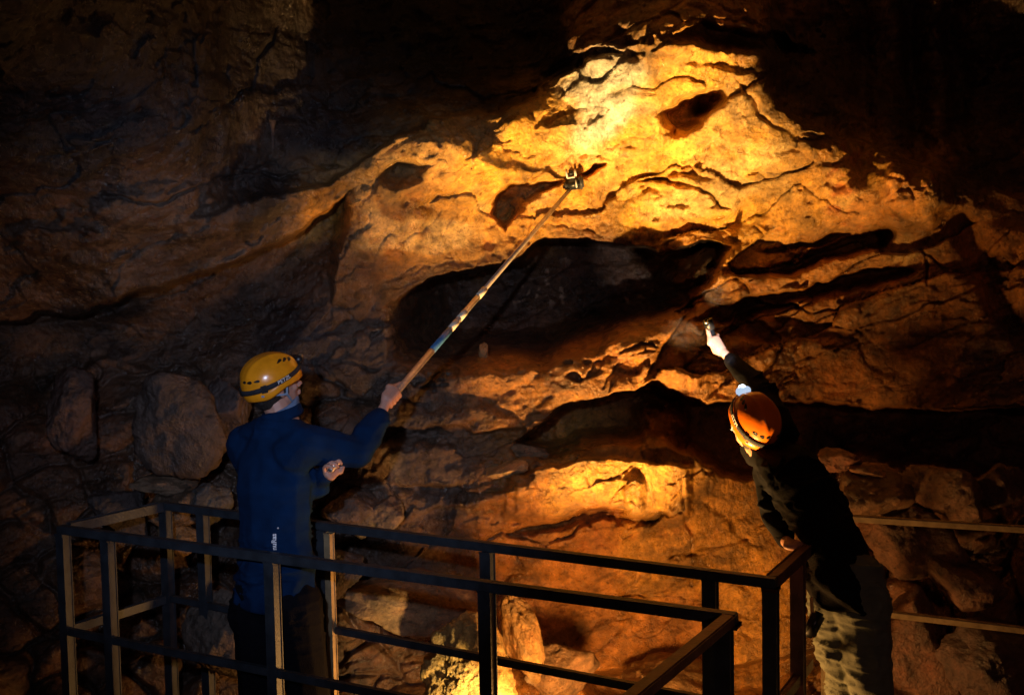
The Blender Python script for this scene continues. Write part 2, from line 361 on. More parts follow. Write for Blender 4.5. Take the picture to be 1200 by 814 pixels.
# colours of the rock, patch by patch, with some ceiling shade and recess glints
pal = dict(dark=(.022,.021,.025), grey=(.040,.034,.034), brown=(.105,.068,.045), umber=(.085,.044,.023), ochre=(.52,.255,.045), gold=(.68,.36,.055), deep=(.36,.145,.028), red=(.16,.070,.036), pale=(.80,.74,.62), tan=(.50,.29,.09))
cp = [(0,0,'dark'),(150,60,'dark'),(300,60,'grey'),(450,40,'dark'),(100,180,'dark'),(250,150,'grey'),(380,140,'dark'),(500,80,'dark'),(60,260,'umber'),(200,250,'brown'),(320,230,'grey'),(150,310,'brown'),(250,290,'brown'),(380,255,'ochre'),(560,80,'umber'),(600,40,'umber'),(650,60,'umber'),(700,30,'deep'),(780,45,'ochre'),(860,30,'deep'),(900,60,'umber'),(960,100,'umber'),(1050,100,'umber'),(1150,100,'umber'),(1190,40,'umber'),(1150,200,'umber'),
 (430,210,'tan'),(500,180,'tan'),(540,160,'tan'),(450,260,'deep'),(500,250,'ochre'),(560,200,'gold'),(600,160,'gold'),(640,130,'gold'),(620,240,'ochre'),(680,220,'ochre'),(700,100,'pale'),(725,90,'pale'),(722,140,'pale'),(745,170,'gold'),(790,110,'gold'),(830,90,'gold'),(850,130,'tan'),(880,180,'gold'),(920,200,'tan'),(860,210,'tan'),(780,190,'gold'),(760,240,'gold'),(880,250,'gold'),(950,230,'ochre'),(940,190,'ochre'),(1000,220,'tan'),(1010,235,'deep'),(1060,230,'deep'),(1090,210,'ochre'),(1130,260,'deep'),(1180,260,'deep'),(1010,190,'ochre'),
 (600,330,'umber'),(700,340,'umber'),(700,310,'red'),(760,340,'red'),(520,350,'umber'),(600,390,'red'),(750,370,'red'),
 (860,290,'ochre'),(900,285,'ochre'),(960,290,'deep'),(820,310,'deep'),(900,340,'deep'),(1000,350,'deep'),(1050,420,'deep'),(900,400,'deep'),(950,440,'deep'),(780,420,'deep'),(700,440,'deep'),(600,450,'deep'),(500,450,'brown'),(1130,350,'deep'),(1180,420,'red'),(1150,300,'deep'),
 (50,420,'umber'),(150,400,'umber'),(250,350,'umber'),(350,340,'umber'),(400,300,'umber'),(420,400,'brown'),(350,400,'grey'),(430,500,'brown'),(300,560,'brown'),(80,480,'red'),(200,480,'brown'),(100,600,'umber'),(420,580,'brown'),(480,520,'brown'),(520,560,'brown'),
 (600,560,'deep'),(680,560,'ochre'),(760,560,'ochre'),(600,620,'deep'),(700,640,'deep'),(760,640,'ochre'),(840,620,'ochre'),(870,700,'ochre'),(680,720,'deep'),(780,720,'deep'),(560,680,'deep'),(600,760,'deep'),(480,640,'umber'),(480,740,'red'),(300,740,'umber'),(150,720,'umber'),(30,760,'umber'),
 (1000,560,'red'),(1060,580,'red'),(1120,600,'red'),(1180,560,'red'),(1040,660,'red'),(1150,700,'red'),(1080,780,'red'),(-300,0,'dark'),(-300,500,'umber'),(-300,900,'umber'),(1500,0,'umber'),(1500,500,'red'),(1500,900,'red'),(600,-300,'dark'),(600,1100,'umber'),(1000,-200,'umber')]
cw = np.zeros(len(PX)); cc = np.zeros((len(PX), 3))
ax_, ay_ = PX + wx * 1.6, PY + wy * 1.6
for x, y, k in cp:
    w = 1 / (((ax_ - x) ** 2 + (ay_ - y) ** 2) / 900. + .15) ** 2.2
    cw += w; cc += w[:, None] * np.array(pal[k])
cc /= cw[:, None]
# dark ceiling limestone above the ridge, darkened further to stand in for shade
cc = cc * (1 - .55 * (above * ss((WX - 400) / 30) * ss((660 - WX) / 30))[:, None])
z_pale = zone(726, 120, 34, 50)
mo = fbm(Q * (3.2, 3, 2.4) + .5 * fbm(Q * 5, 3, .5, 371)[:, None], 4, .6, 373); mo2 = fbm(Q * (2.2, 2, 5), 4, .6, 377)
cc = cc * (1 + (.55 * np.clip(mo, -.8, .8) * (z_band + .4) * (1 - z_pale))[:, None])
pl_ = (ss(mo2, .12, .42) * z_band * .55)[:, None]; cc = cc * (1 - pl_) + pl_ * np.array([.66, .47, .20])
br_ = (ss(-mo2, .15, .45) * z_band * .55 * (1 - z_pale))[:, None]; cc = cc * (1 - br_) + br_ * np.array([.27, .13, .035])
dk_ = (ss(fbm(SQ * (4, 4, 9), 4, .6, 381), .12, .4) * .5 * (1 - z_band))[:, None]; cc = cc * (1 - dk_)
spk = (ss(fbm(Q * (38, 30, 26), 2, .5, 411), .22, .38) * zone(690, 320, 90, 34) * ss(fbm(Q * 4, 3, .6, 413), -.1, .2))[:, None]
cc = cc * (1 - spk) + spk * np.array([.55, .36, .22])  # pale specks painted in for the glints of wet crystals
stain = ss(fbm(Q * (7, 3, 1.6), 4, .6, 181), .1, .6)
cc = cc * (1 - (.45 * stain * np.clip(z_low + z_face, 0, 1))[:, None] * np.array([.8, .75, .6]))
rust = ss(fbm(Q * 6, 4, .6, 191), .2, .5) * zone(1030, 210, 60, 50)
cc = cc * (1 - rust[:, None]) + rust[:, None] * np.array([.42, .13, .03])
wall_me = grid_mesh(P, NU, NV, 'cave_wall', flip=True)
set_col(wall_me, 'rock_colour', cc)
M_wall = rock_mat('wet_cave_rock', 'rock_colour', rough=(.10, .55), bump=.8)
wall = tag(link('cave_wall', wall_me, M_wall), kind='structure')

# the rest of the chamber behind and above the viewer
bm = bmesh.new(); bmesh.ops.create_icosphere(bm, subdivisions=6, radius=1)
sh = np.array([v.co[:] for v in bm.verts])
rr = 1 + .10 * fbm(sh * 4, 5, .55, 201, True)
Sh = sh * rr[:, None] * (7.2, 7.6, 5.2) + (0, .4, 1.6)
Sh[:, 2] = np.maximum(Sh[:, 2], -1.5 + .25 * fbm(Sh * .9, 4, .5, 205))
for v, c in zip(bm.verts, Sh): v.co = c
me = from_bm(bm, 'cave_chamber')
tag(link('cave_chamber', me, rock_mat('chamber_rock', col=(.10, .065, .042))), kind='structure')

# ================================================================== BOULDERS
def rock_mesh(size, seed, sub=5, planes=12, rough=.11):
    r = np.random.RandomState(seed)
    bm = bmesh.new(); bmesh.ops.create_icosphere(bm, subdivisions=sub, radius=1)
    n = np.array([v.co[:] for v in bm.verts])
    m = r.normal(size=(planes, 3)); m /= np.linalg.norm(m, axis=1)[:, None]
    h = r.uniform(.62, 1.0, planes)
    c = np.maximum(n @ m.T, .05)
    t = h[None] / c
    k = 26.
    rad = -np.log(np.exp(-k * np.minimum(t, 3)).sum(1) + math.exp(-k * 1.25)) / k
    p = n * rad[:, None]
    p = p * (1 + rough * 1.6 * fbm(n * 2.5 + seed, 4, .55, seed)[:, None] + rough * .55 * fbm(n * 8 + seed, 5, .62, seed + 3, True)[:, None])
    p = p * np.array(size)
    for v, q in zip(bm.verts, p): v.co = q
    return from_bm(bm, 'boulder')
def boulder(px, py, d, size, seed, label, col, rot=(0, 0, 0), name='boulder', group=None, cat='boulder', bump=.8, sub=5):
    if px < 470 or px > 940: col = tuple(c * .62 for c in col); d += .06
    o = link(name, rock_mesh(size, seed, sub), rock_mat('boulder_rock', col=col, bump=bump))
    o.location = at(px, py, d); o.rotation_euler = rot
    return tag(o, label, cat, group)
boulder(84, 497, 5.05, (.15, .16, .22), 3, 'upright reddish brown block at the far left, alone in the dark below the ceiling lip', (.15, .08, .055), (.1, .05, .1))
boulder(215, 492, 4.95, (.27, .22, .27), 11, 'large brown boulder with a pointed foot left of the man in blue', (.13, .085, .062), (.2, .5, .3))
boulder(268, 475, 5.0, (.12, .12, .13), 14, 'small rounded grey boulder tucked right of the large brown one', (.12, .08, .068), (.4, .1, 0))
boulder(192, 566, 4.95, (.16, .12, .05), 21, 'flat tan slab under the large boulder\'s pointed foot', (.22, .14, .075), (0, .12, .2), 'rock_slab', cat='rock slab')
boulder(212, 596, 4.85, (.13, .12, .085), 23, 'low brown rock just above the back left corner of the railing', (.17, .11, .06), (.2, .1, 1))
boulder(252, 590, 4.85, (.09, .09, .10), 26, 'squarish blue grey rock beside the blue jacket, above the rail', (.11, .11, .105), (.1, .1, .6))
boulder(145, 600, 4.9, (.15, .12, .12), 27, 'very dark rock lying behind the end rail on the left', (.07, .05, .042), (.3, .2, .3))
boulder(212, 628, 4.95, (.11, .1, .09), 29, 'yellowish brown rock seen between the posts of the back left railing', (.26, .16, .07), (.3, .8, .3))
boulder(262, 748, 4.5, (.17, .15, .22), 31, 'tall grey brown rock standing behind the front railing at the man\'s left leg', (.17, .12, .085), (.15, .1, .2))
boulder(412, 596, 5.0, (.14, .13, .12), 37, 'brown block under the outstretched arm, directly above the back rail', (.21, .13, .085), (.2, .3, .8))
boulder(455, 604, 4.95, (.10, .10, .12), 38, 'reddish brown block right of the block under the arm', (.20, .12, .08), (.2, .9, .3))
boulder(400, 664, 4.8, (.12, .12, .12), 39, 'dark rounded rock seen between the two railings beside the tan post', (.10, .065, .05), (.1, .2, .2))
boulder(470, 705, 4.95, (.34, .2, .12), 41, 'broad flat topped brown slab between the rails left of centre', (.24, .13, .055), (.1, .14, -.1), 'rock_slab', cat='rock slab')
boulder(558, 800, 4.55, (.24, .2, .26), 45, 'rough golden boulder blazing in lamp light at the bottom centre', (.55, .34, .10), (.2, .2, .3), bump=1.0, sub=6)
boulder(606, 745, 4.75, (.085, .12, .22), 47, 'leaning narrow rock right of the centre post, brown with a bright edge', (.36, .2, .06), (.1, -.2, .3))
boulder(655, 778, 4.9, (.16, .15, .14), 49, 'rounded dark brown boulder at the foot of the smooth orange wall', (.22, .12, .05), (.1, .5, .3))
boulder(592, 549, 5.12, (.12, .11, .032), 51, 'pale flat slab perched on the ledge in the middle of the wall', (.42, .26, .11), (.15, -.22, .2), 'rock_slab', cat='rock slab')
boulder(612, 528, 5.3, (.13, .1, .045), 52, 'rounded brown slab just above the pale perched one', (.22, .13, .06), (.1, .1, 0), 'rock_slab', cat='rock slab')
boulder(568, 412, 5.75, (.028, .028, .06), 53, 'tiny orange stub of stone standing in the dark recess', (.4, .22, .08), name='stalagmite', cat='stalagmite', sub=4)
boulder(982, 541, 5.0, (.12, .1, .055), 61, 'brownish red block highest in the pile right of the leaning man', (.30, .12, .06), (.1, .1, .1))
boulder(1024, 554, 4.95, (.14, .1, .045), 62, 'wedge shaped orange brown slab on the pile right of the leaning man', (.40, .18, .07), (.2, .1, .2), 'rock_slab', cat='rock slab')
boulder(1022, 585, 4.95, (.20, .15, .13), 63, 'wide brown block beneath the wedge shaped slab', (.26, .13, .055), (.1, .1, .3))
boulder(1102, 576, 4.9, (.19, .15, .14), 64, 'big angular red brown boulder above the far right rail', (.24, .115, .06), (.3, .2, .9))
boulder(1130, 598, 4.8, (.09, .08, .075), 65, 'small triangular rock leaning on the big angular boulder', (.22, .11, .06), (.3, .6, .9))
boulder(1165, 570, 4.9, (.12, .1, .12), 66, 'dim red rock at the right edge above the far rail', (.17, .08, .045), (.3, .6, .1))
boulder(1070, 645, 4.9, (.22, .18, .16), 67, 'rough rust coloured rock below the upper bar of the far rail', (.22, .10, .05), (.1, .6, .4), bump=1)
boulder(1120, 675, 4.8, (.18, .16, .13), 68, 'low red rock between the two bars of the far rail', (.18, .08, .045), (.4, .2, .1))
boulder(1060, 768, 4.7, (.28, .2, .26), 69, 'large dull red rock below the lower bar of the far rail', (.20, .085, .045), (.2, .3, .1))
boulder(1170, 790, 4.5, (.3, .2, .2), 70, 'dark slab in the bottom right corner of the cave', (.12, .06, .045), (.2, .3, .5), 'rock_slab', cat='rock slab')
boulder(790, 802, 4.9, (.25, .2, .07), 71, 'low brown ledge stone seen through the gap beside the double post', (.28, .16, .06), (.2, .1, .5), 'rock_slab', cat='rock slab')
# thin stalactite hanging from the left ceiling lip
def lathe(pts, n=16):
    nv = len(pts); a = np.linspace(0, 2 * math.pi, n, endpoint=False)
    Pn = np.array([[r * math.cos(t), r * math.sin(t), z] for r, z in pts for t in a])
    return grid_mesh(Pn, n, nv, 'lathe', cu=True)
def stalactite(px, py, d, ln, r, label):
    o = link('stalactite', lathe([(r * 2.4, .03), (r * 1.5, 0), (r * 1.05, -ln * .2), (r * .95, -ln * .5), (r * .75, -ln * .8), (r * .5, -ln * .97), (.0004, -ln)]),
             rock_mat('stalactite_rock', col=(.12, .085, .07), rough=(.15, .4)))
    k = int(np.argmin((PX - px) ** 2 + (PY - py) ** 2)); o.location = Vector(P[k]) - Vector((0, .02, 0)); return tag(o, label, 'stalactite')
stalactite(321, 150, 4.55, .125, .008, 'thin dark straw hanging from the ceiling left of the lit band')

# ================================================================== RAILINGS
M_steel = mat('painted_steel', (.030, .038, .048), .5, .2, .35, 18, .25, 90)
M_rust = mat('brown_painted_steel', (.13, .06, .04), .5, .2, .4, 18, .3, 80)
M_tan = mat('pale_painted_steel', (.30, .22, .12), .5, .1, .3, 20, .2, 80)
def tube(p0, p1, w, h=None, bev=.004, up=(0, 0, 1)):
    p0, p1 = Vector(p0), Vector(p1); h = h or w
    z = (p1 - p0).normalized(); u = Vector(up)
    if abs(z.dot(u)) > .95: u = Vector((.49, .87, 0))
    x = z.cross(u).normalized(); y = x.cross(z).normalized()
    bm = bmesh.new(); bmesh.ops.create_cube(bm, size=1)
    L = (p1 - p0).length
    for v in bm.verts:
        c = v.co.copy(); v.co = p0.lerp(p1, .5) + x * c.x * w + y * c.y * h + z * c.z * L
    bmesh.ops.bevel(bm, geom=bm.edges[:], offset=bev, segments=2, affect='EDGES')
    return from_bm(bm, 'bar')
W = .040
def rail_thing(label, loc, runs, posts, rust=(), lowz=.66):
    t = tag(empty('railing', loc), label, 'railing')
    for i, (a, b) in enumerate(runs):
        a, b = Vector(a), Vector(b); d = (b - a).normalized() * (W / 2 - .001)
        m = M_rust if i in rust else M_steel
        link('top_rail', tube(a + d * (1 if i else -1), b + d, W, .034), m, t, False)
        link('lower_rail', tube(a + Vector((0, 0, lowz - 1.1)) + d * (1.1 if i else -1), b + Vector((0, 0, lowz - 1.1)) - d * 1.1, W * .72, .03), m, t, False)
        for e in (a, b): link('weld_bead', tube(e + Vector((0, 0, -.0235)), e + Vector((0, 0, -.0165)), W + .007, W + .007, .003), m, t, False)
    for x, y, m in posts:
        link('post', tube((x, y, -.02), (x, y, 1.1 - .0185), W), m, t, False)
    return t
A = (-1.93, 4.20); B = (-1.65, 4.65)
def v3(p): return (p[0], p[1], 1.1)
rail_thing('near dark steel railing in front of the man in blue, cornered at its right end', (-.6, 3.4, 0),
           [(v3(A), v3((.63, 2.89))), (v3((.63, 2.89)), v3((.10, 2.05)))],
           [(-1.93, 4.20, M_steel), (-1.69, 4.077, M_steel), (-.915, 3.681, M_steel), (-.10, 3.264, M_steel), (.612, 2.90, M_steel), (.12, 2.08, M_steel)], rust=(1,))
# join the kinked front run to its measured line: the run bends slightly at the second post
rail_thing('back dark steel railing from behind the man in blue to the leaning man', (-.2, 3.9, 0),
           [(v3(B), v3((.84, 3.24))), (v3((.84, 3.24)), v3((1.105, 3.69)))],
           [(-1.65, 4.65, M_steel), (-1.44, 4.54, M_steel), (-.82, 4.17, M_steel), (-.11, 3.765, M_steel), (.66, 3.345, M_steel), (.84, 3.245, M_steel), (1.015, 3.54, M_rust)], rust=(1,))
t = tag(empty('railing', (-1.8, 4.4, 0)), 'short end railing joining the two long ones at the far left', 'railing')
link('top_rail', tube((-1.918, 4.236, 1.1), (-1.664, 4.622, 1.1), W, .034), M_steel, t, False)
link('lower_rail', tube((-1.918, 4.236, .66), (-1.664, 4.622, .66), W * .72, .03), M_steel, t, False)
# far railing on the right with pale bars
t = tag(empty('railing', tuple(at(1100, 700, 4.45)[:2]) + (0,)), 'far railing with two pale bars in front of the red rocks at right', 'railing')
link('top_rail', tube(at(985, 606, 4.55), at(1235, 622, 4.5), .04, .03), M_tan, t, False)
link('lower_rail', tube(at(985, 712, 4.55), at(1235, 742, 4.5), .035, .03), M_tan, t, False)
for px in (990, 1222):
    a = at(px, 600, 4.58); link('post', tube((a.x, a.y, -.1), (a.x, a.y, a.z), .04), M_rust, t, False)
# a tan strip post at the back rail beside the man
t = link('marker_post', tube((-.785, 4.14, .30), (-.785, 4.14, 1.075), .024, .03), M_tan, None, False)
tag(t, 'narrow tan upright lath fixed against the back rail beside the blue jacket', 'post')
# thin pale lath low down by the leaning man's knee
p = at(968, 790, 3.75); t = link('marker_post', tube((p.x, p.y, -.02), (p.x, p.y, .62), .025, .02), M_tan, None, False)
tag(t, 'short yellowish upright lath beside the khaki trousers', 'post')

# walkway decks the people stand on (below the picture)
def deck(poly, z, name):
    bm = bmesh.new(); vs = [bm.verts.new((x, y, z)) for x, y in poly]; f = bm.faces.new(vs)
    r = bmesh.ops.extrude_face_region(bm, geom=[f]); bmesh.ops.translate(bm, vec=(0, 0, -.06), verts=[v for v in r['geom'] if isinstance(v, bmesh.types.BMVert)])
    bmesh.ops.recalc_face_normals(bm, faces=bm.faces)
    return tag(link(name, from_bm(bm), mat('deck_grating', (.05, .045, .04), .7, .3, .3, 10, .3, 60), None, False), kind='structure')
deck([(-2.0, 4.15), (-1.68, 4.72), (.86, 3.27), (.66, 2.9), (.1, 1.9), (-.4, 1.6), (-1.6, 1.9)], -.01, 'walkway')
deck([(.9, 3.1), (1.14, 3.62), (1.32, 3.95), (2.6, 4.5), (3.0, 1.0), (1.2, .6)], -.01, 'walkway')

# ================================================================== PEOPLE
def ell(c, r, rot=None, n=2):
    bm = bmesh.new(); bmesh.ops.create_icosphere(bm, subdivisions=n, radius=1)
    r = (r, r, r) if not hasattr(r, '__len__') else r
    R = rot or Matrix.Identity(3)
    out = [Vector(c) + R @ Vector((v.co.x * r[0], v.co.y * r[1], v.co.z * r[2])) for v in bm.verts]
    bm.free(); return out
def hull(bm, *sets):
    vs = [bm.verts.new(p) for s in sets for p in s]
    r = bmesh.ops.convex_hull(bm, input=vs)
    bad = [g for g in r['geom_interior'] + r['geom_unused'] if isinstance(g, bmesh.types.BMVert)]
    bmesh.ops.delete(bm, geom=list(set(bad)), context='VERTS')
def chain(bm, pts):
    for (a, ra), (b, rb) in zip(pts[:-1], pts[1:]): hull(bm, ell(a, ra), ell(b, rb))
def remesh(bm, vox, smooth=3):
    bmesh.ops.recalc_face_normals(bm, faces=bm.faces)
    me = from_bm(bm, 'tmp'); o = bpy.data.objects.new('tmp', me); COL.objects.link(o)
    m = o.modifiers.new('r', 'REMESH'); m.mode = 'VOXEL'; m.voxel_size = vox
    if smooth:
        s = o.modifiers.new('s', 'SMOOTH'); s.iterations = smooth; s.factor = .5
    dg = bpy.context.evaluated_depsgraph_get(); dg.update()
    out = bpy.data.meshes.new_from_object(o.evaluated_get(dg))
    bpy.data.objects.remove(o); bpy.data.meshes.remove(me)
    return out
def displace(me, fn):
    n = len(me.vertices); co = np.empty(n * 3, np.float32); no = np.empty(n * 3, np.float32)
    me.vertices.foreach_get('co', co); me.vertices.foreach_get('normal', no)
    co = co.reshape(-1, 3); no = no.reshape(-1, 3)
    co = co + no * fn(co)[:, None]
    me.vertices.foreach_set('co', co.ravel().astype(np.float32)); me.update()
def frame(fwd, up):
    f = Vector(fwd).normalized(); u = Vector(up); u = (u - f * u.dot(f)).normalized(); x = f.cross(u).normalized()
    return Matrix((x, f, u)).transposed()      # columns: right, forward, up

def head_geo(bm, c, R):
    """head centred at c; local x right, y forward, z up"""
    T = lambda x, y, z: Vector(c) + R @ Vector((x, y, z))
    hull(bm, ell(T(0, -.015, .025), (.076, .095, .095), R, 3))
    hull(bm, ell(T(0, .025, .0), (.066, .068, .075), R), ell(T(0, .052, -.075), (.036, .032, .028), R))      # face to jaw
    hull(bm, ell(T(0, .02, -.055), (.056, .05, .03), R), ell(T(0, .065, -.092), (.02, .018, .016), R))       # jaw / chin
    hull(bm, ell(T(0, .088, .012), (.010, .010, .008), R), ell(T(0, .112, -.026), (.013, .011, .009), R))    # nose
    for s in (-1, 1):
        hull(bm, ell(T(s * .014, .098, -.03), (.008, .009, .007), R))
        hull(bm, ell(T(s * .028, .082, .022), (.02, .010, .007), R))                                         # brow
        hull(bm, ell(T(s * .038, .066, -.022), (.020, .018, .02), R))                                        # cheek
        hull(bm, ell(T(s * .077, -.012, .01), (.010, .020, .022), R), ell(T(s * .074, -.004, -.028), (.007, .010, .010), R))  # ear
    hull(bm, ell(T(0, .094, -.052), (.024, .010, .006), R)); hull(bm, ell(T(0, .092, -.064), (.02, .010, .007), R))  # lips
def hand_geo(bm, wrist, axis_pt, ax, side, r=.016):
    """hand closed round a bar: ax bar direction, side = direction from bar axis to the palm"""
    ax = Vector(ax).normalized(); s = Vector(side); s = (s - ax * s.dot(ax)).normalized(); t = ax.cross(s).normalized()
    c = Vector(axis_pt); R = Matrix((ax, t, s)).transposed()
    palm = c + s * (r + .014) - t * .012
    hull(bm, ell(palm + ax * .028, (.018, .032, .014), R), ell(palm - ax * .028, (.018, .030, .014), R), ell(Vector(wrist).lerp(palm, .55), (.026, .024, .018), R))
    chain(bm, [(Vector(wrist).lerp(palm, .55), .021), (wrist, .024)])
    for k, ln in enumerate((.92, 1.0, .95, .8)):
        off = (.034 - .0225 * k)
        pts = []
        for j, (an, rd_) in enumerate(((35, .0095), (80, .0092), (135, .0088), (185, .008), (225, .0072))):
            a = math.radians(an * ln); q = c + ax * (off + .002 * j) + (s * math.cos(a) + t * math.sin(a)) * (r + .0095)
            pts.append((q, rd_ * (1 if k < 3 else .88)))
        chain(bm, pts)
    b = palm + ax * .02 - t * .024
    chain(bm, [(b, .015), (c + ax * .050 - t * (r + .010) + s * .012, .0115), (c + ax * .078 - t * (r + .004) + s * .002, .0095), (c + ax * .10 - t * (r - .002), .0085)])

M_skin = mat('skin', (.52, .27, .19), .5, 0, .12, 30, .15, 200, sss=.15)
M_hair = mat('dark_hair', (.02, .014, .01), .6, 0, .4, 90, .8, 260)
M_navy = mat('blue_fleece_jacket', (.0022, .020, .068), .9, 0, .25, 14, .5, 260, spec=.12)
M_collar = mat('slate_blue_collar', (.13, .20, .33), .8, 0, .15, 20, .4, 200)
M_black = mat('black_jacket', (.0035, .003, .004), .9, 0, .2, 14, .5, 200, spec=.1)
M_pants = mat('dark_trousers', (.004, .004, .007), .9, 0, .2, 14, .4, 200, spec=.1)
M_khaki = mat('khaki_trousers', (.125, .135, .095), .85, 0, .2, 14, .5, 220)
M_boot = mat('black_rubber_boot', (.012, .012, .012), .5)
M_orange = mat('orange_helmet_shell', (.86, .31, .010), .26, 0, .13, 22, .08, 60, coat=.35)
M_redor = mat('deep_orange_helmet_shell', (.72, .15, .006), .30, 0, .13, 22, .08, 60, coat=.3)
M_blk = mat('black_plastic', (.012, .012, .014), .35)
M_strap = mat('black_webbing', (.018, .019, .026), .8, 0, .3, 60, .6, 400)
M_grey = mat('grey_webbing', (.25, .33, .44), .7, 0, .2, 60, .4, 300)
M_white = mat('white_plastic', (.75, .74, .72), .35, 0, .05)
M_refl = mat('reflective_print', (.85, .86, .9), .4, 0, .03, emit=None)
M_eye = mat('eye', (.6, .58, .55), .15)

def helmet(parent_person, c, R, m, lit=False, seed=0):
    T = lambda x, y, z: Vector(c) + R @ Vector((x, y, z))
    nu, nv = 96, 40
    a = np.linspace(0, 2 * math.pi, nu, endpoint=False); v = np.linspace(0, 1, nv)
    def surf(an, el, k=0.):
        x = .106 * np.cos(an); y = .133 * np.sin(an)
        ce, se = np.cos(el) ** .86, np.sin(el)
        sgn = np.sign(se); se = sgn * np.abs(se) ** .95
        px_ = x * ce; py_ = y * ce; pz = .118 * se
        ridge = .004 * np.exp(-((np.abs(px_) - .036) / .010) ** 2) * ss(se, .25, .6)
        nrm = np.sqrt((px_ / .112) ** 2 + (py_ / .143) ** 2 + (pz / .128) ** 2) + 1e-9
        s = 1 + (ridge + k) / .125
        return np.stack([px_ * s, py_ * s, pz * s], -1)
    def rim(an):      # rim elevation: dips at ears' back, higher at the brow
        return np.radians(-13 + 7 * np.sin(an) - 6 * np.cos(2 * an + math.pi) * .4 - 9 * np.exp(-((np.sin(an) + .5) / .4) ** 2))
    VV, AA = np.meshgrid(v, a, indexing='ij')
    el = (math.pi / 2 - .01) + (rim(AA) - (math.pi / 2 - .01)) * VV
    P0 = surf(AA, el, .0035 * ss(VV, .86, .93) - .003 * np.exp(-((VV - .84) / .02) ** 2)).reshape(-1, 3)
    Pw = np.array([T(*p)[:] for p in P0])
    me = grid_mesh(Pw, nu, nv, 'helmet', cu=True)
    bm = bmesh.new(); bm.from_mesh(me); bpy.data.meshes.remove(me)
    bmesh.ops.contextual_create(bm, geom=[e for e in bm.edges if e.is_boundary and all(vv.index < nu for vv in e.verts)])
    bmesh.ops.recalc_face_normals(bm, faces=bm.faces)
    bmesh.ops.solidify(bm, geom=bm.faces[:], thickness=.006)
    h = link('helmet', from_bm(bm, 'helmet'), m, parent_person)
    # vents
    def vent(an, e, L_, Wd, tilt):
        p = surf(np.array(an), np.array(e), .0015); q = surf(np.array(an + .02), np.array(e), .0015); r_ = surf(np.array(an), np.array(e + .02), .0015)
        p, q, r_ = Vector(p), Vector(q), Vector(r_)
        tx = (q - p).normalized(); ty = (r_ - p); ty = (ty - tx * ty.dot(tx)).normalized(); n = tx.cross(ty)
        bm = bmesh.new(); pts = []
        for k in range(20):
            g = 2 * math.pi * k / 20; u_ = L_ * math.cos(g); w_ = Wd * math.sin(g) * (1 + .5 * math.cos(g))
            U2 = u_ * math.cos(tilt) - w_ * math.sin(tilt); W2 = u_ * math.sin(tilt) + w_ * math.cos(tilt)
            rr_ = math.hypot(U2, W2)
            pts.append((U2, W2, rr_))
        vs = [bm.verts.new(T(*(p + tx * u2 + ty * w2 - n * 0 + p.normalized() * (.0012 - r3 * r3 / .26)))) for u2, w2, r3 in pts]
        vb = [bm.verts.new(T(*(p + tx * u2 + ty * w2 - p.normalized() * (.004 + r3 * r3 / .26)))) for u2, w2, r3 in pts]
        bm.faces.new(vs); bm.faces.new(vb[::-1])
        for i in range(20): bm.faces.new((vs[i], vb[i], vb[(i + 1) % 20], vs[(i + 1) % 20]))
        bmesh.ops.recalc_face_normals(bm, faces=bm.faces)
        link('vent', from_bm(bm), M_blk, h, False)
    for s in (0, 1):
        mir = lambda an: an if not s else math.pi - an
        tl = -1 if s else 1
        for an, e, L_, Wd, ti in ((.30, .78, .016, .0055, .35), (.58, .74, .014, .006, .4), (.84, .66, .013, .007, .5),
                                  (-.75, .30, .013, .005, 0), (-1.05, .30, .011, .006, 0), (-1.30, .33, .009, .0055, 0)):
            vent(mir(an), e, L_, Wd, ti * tl)
    # elastic strap, hugging the shell from the lamp down to the nape
    sa_ = np.linspace(0, 2 * math.pi, 96, endpoint=False)
    def strap_el(an): return .16 + .26 * (np.sin(an) * .5 + .5) ** 1.3 - .20
    rows = []
    for dz, k in ((-.075, .0008), (-.072, .0042), (.072, .0042), (.075, .0008)):
        rows.append(surf(sa_, strap_el(sa_) + dz, k + .0035))
    rows.append(rows[0])
    me = grid_mesh(np.array([T(*p)[:] for r_ in rows for p in r_]), 96, 5, 'strap', cu=True)
    link('strap', me, M_strap, h)
    for an in (-.55, math.pi + .55, -math.pi / 2):
        p = Vector(surf(np.array(an), np.array(float(strap_el(np.array(an)))), .007)); n = p.normalized(); q = Vector(surf(np.array(an + .03), np.array(float(strap_el(np.array(an)))), .007)); tx = (q - p).normalized(); ty = n.cross(tx)
        link('strap_clip', tube(T(*(p - tx * .010)), T(*(p + tx * .010)), .008, .024, .002, up=R @ ty), M_blk, h, False)
    # brand lettering woven in the strap, both sides
    for an, sg in ((.12, 1), (math.pi - .12, -1)):
        cu = bpy.data.curves.new('t', 'FONT'); cu.body = 'PETZL'; cu.size = .021; cu.align_x = 'CENTER'; cu.align_y = 'CENTER'; cu.extrude = .0004
        ob = bpy.data.objects.new('t', cu); COL.objects.link(ob)
        dg = bpy.context.evaluated_depsgraph_get(); dg.update()
        me = bpy.data.meshes.new_from_object(ob.evaluated_get(dg)); bpy.data.objects.remove(ob)
        e0 = float(strap_el(np.array(an)))
        for vt in me.vertices:
            aa = an + sg * vt.co.x / .125
            e1 = float(strap_el(np.array(aa))) + vt.co.y / .125
            vt.co = T(*surf(np.array(aa), np.array(e1), .0085 + vt.co.z))
        link('lettering', me, M_white, h, False)
    # head lamp
    an = math.pi / 2; p = Vector(surf(np.array(an), np.array(.34), .012))
    n = (p.normalized() + Vector((0, .4, 0))).normalized()
    bm = bmesh.new(); Rl = frame(R @ n, R @ Vector((0, 0, 1)))
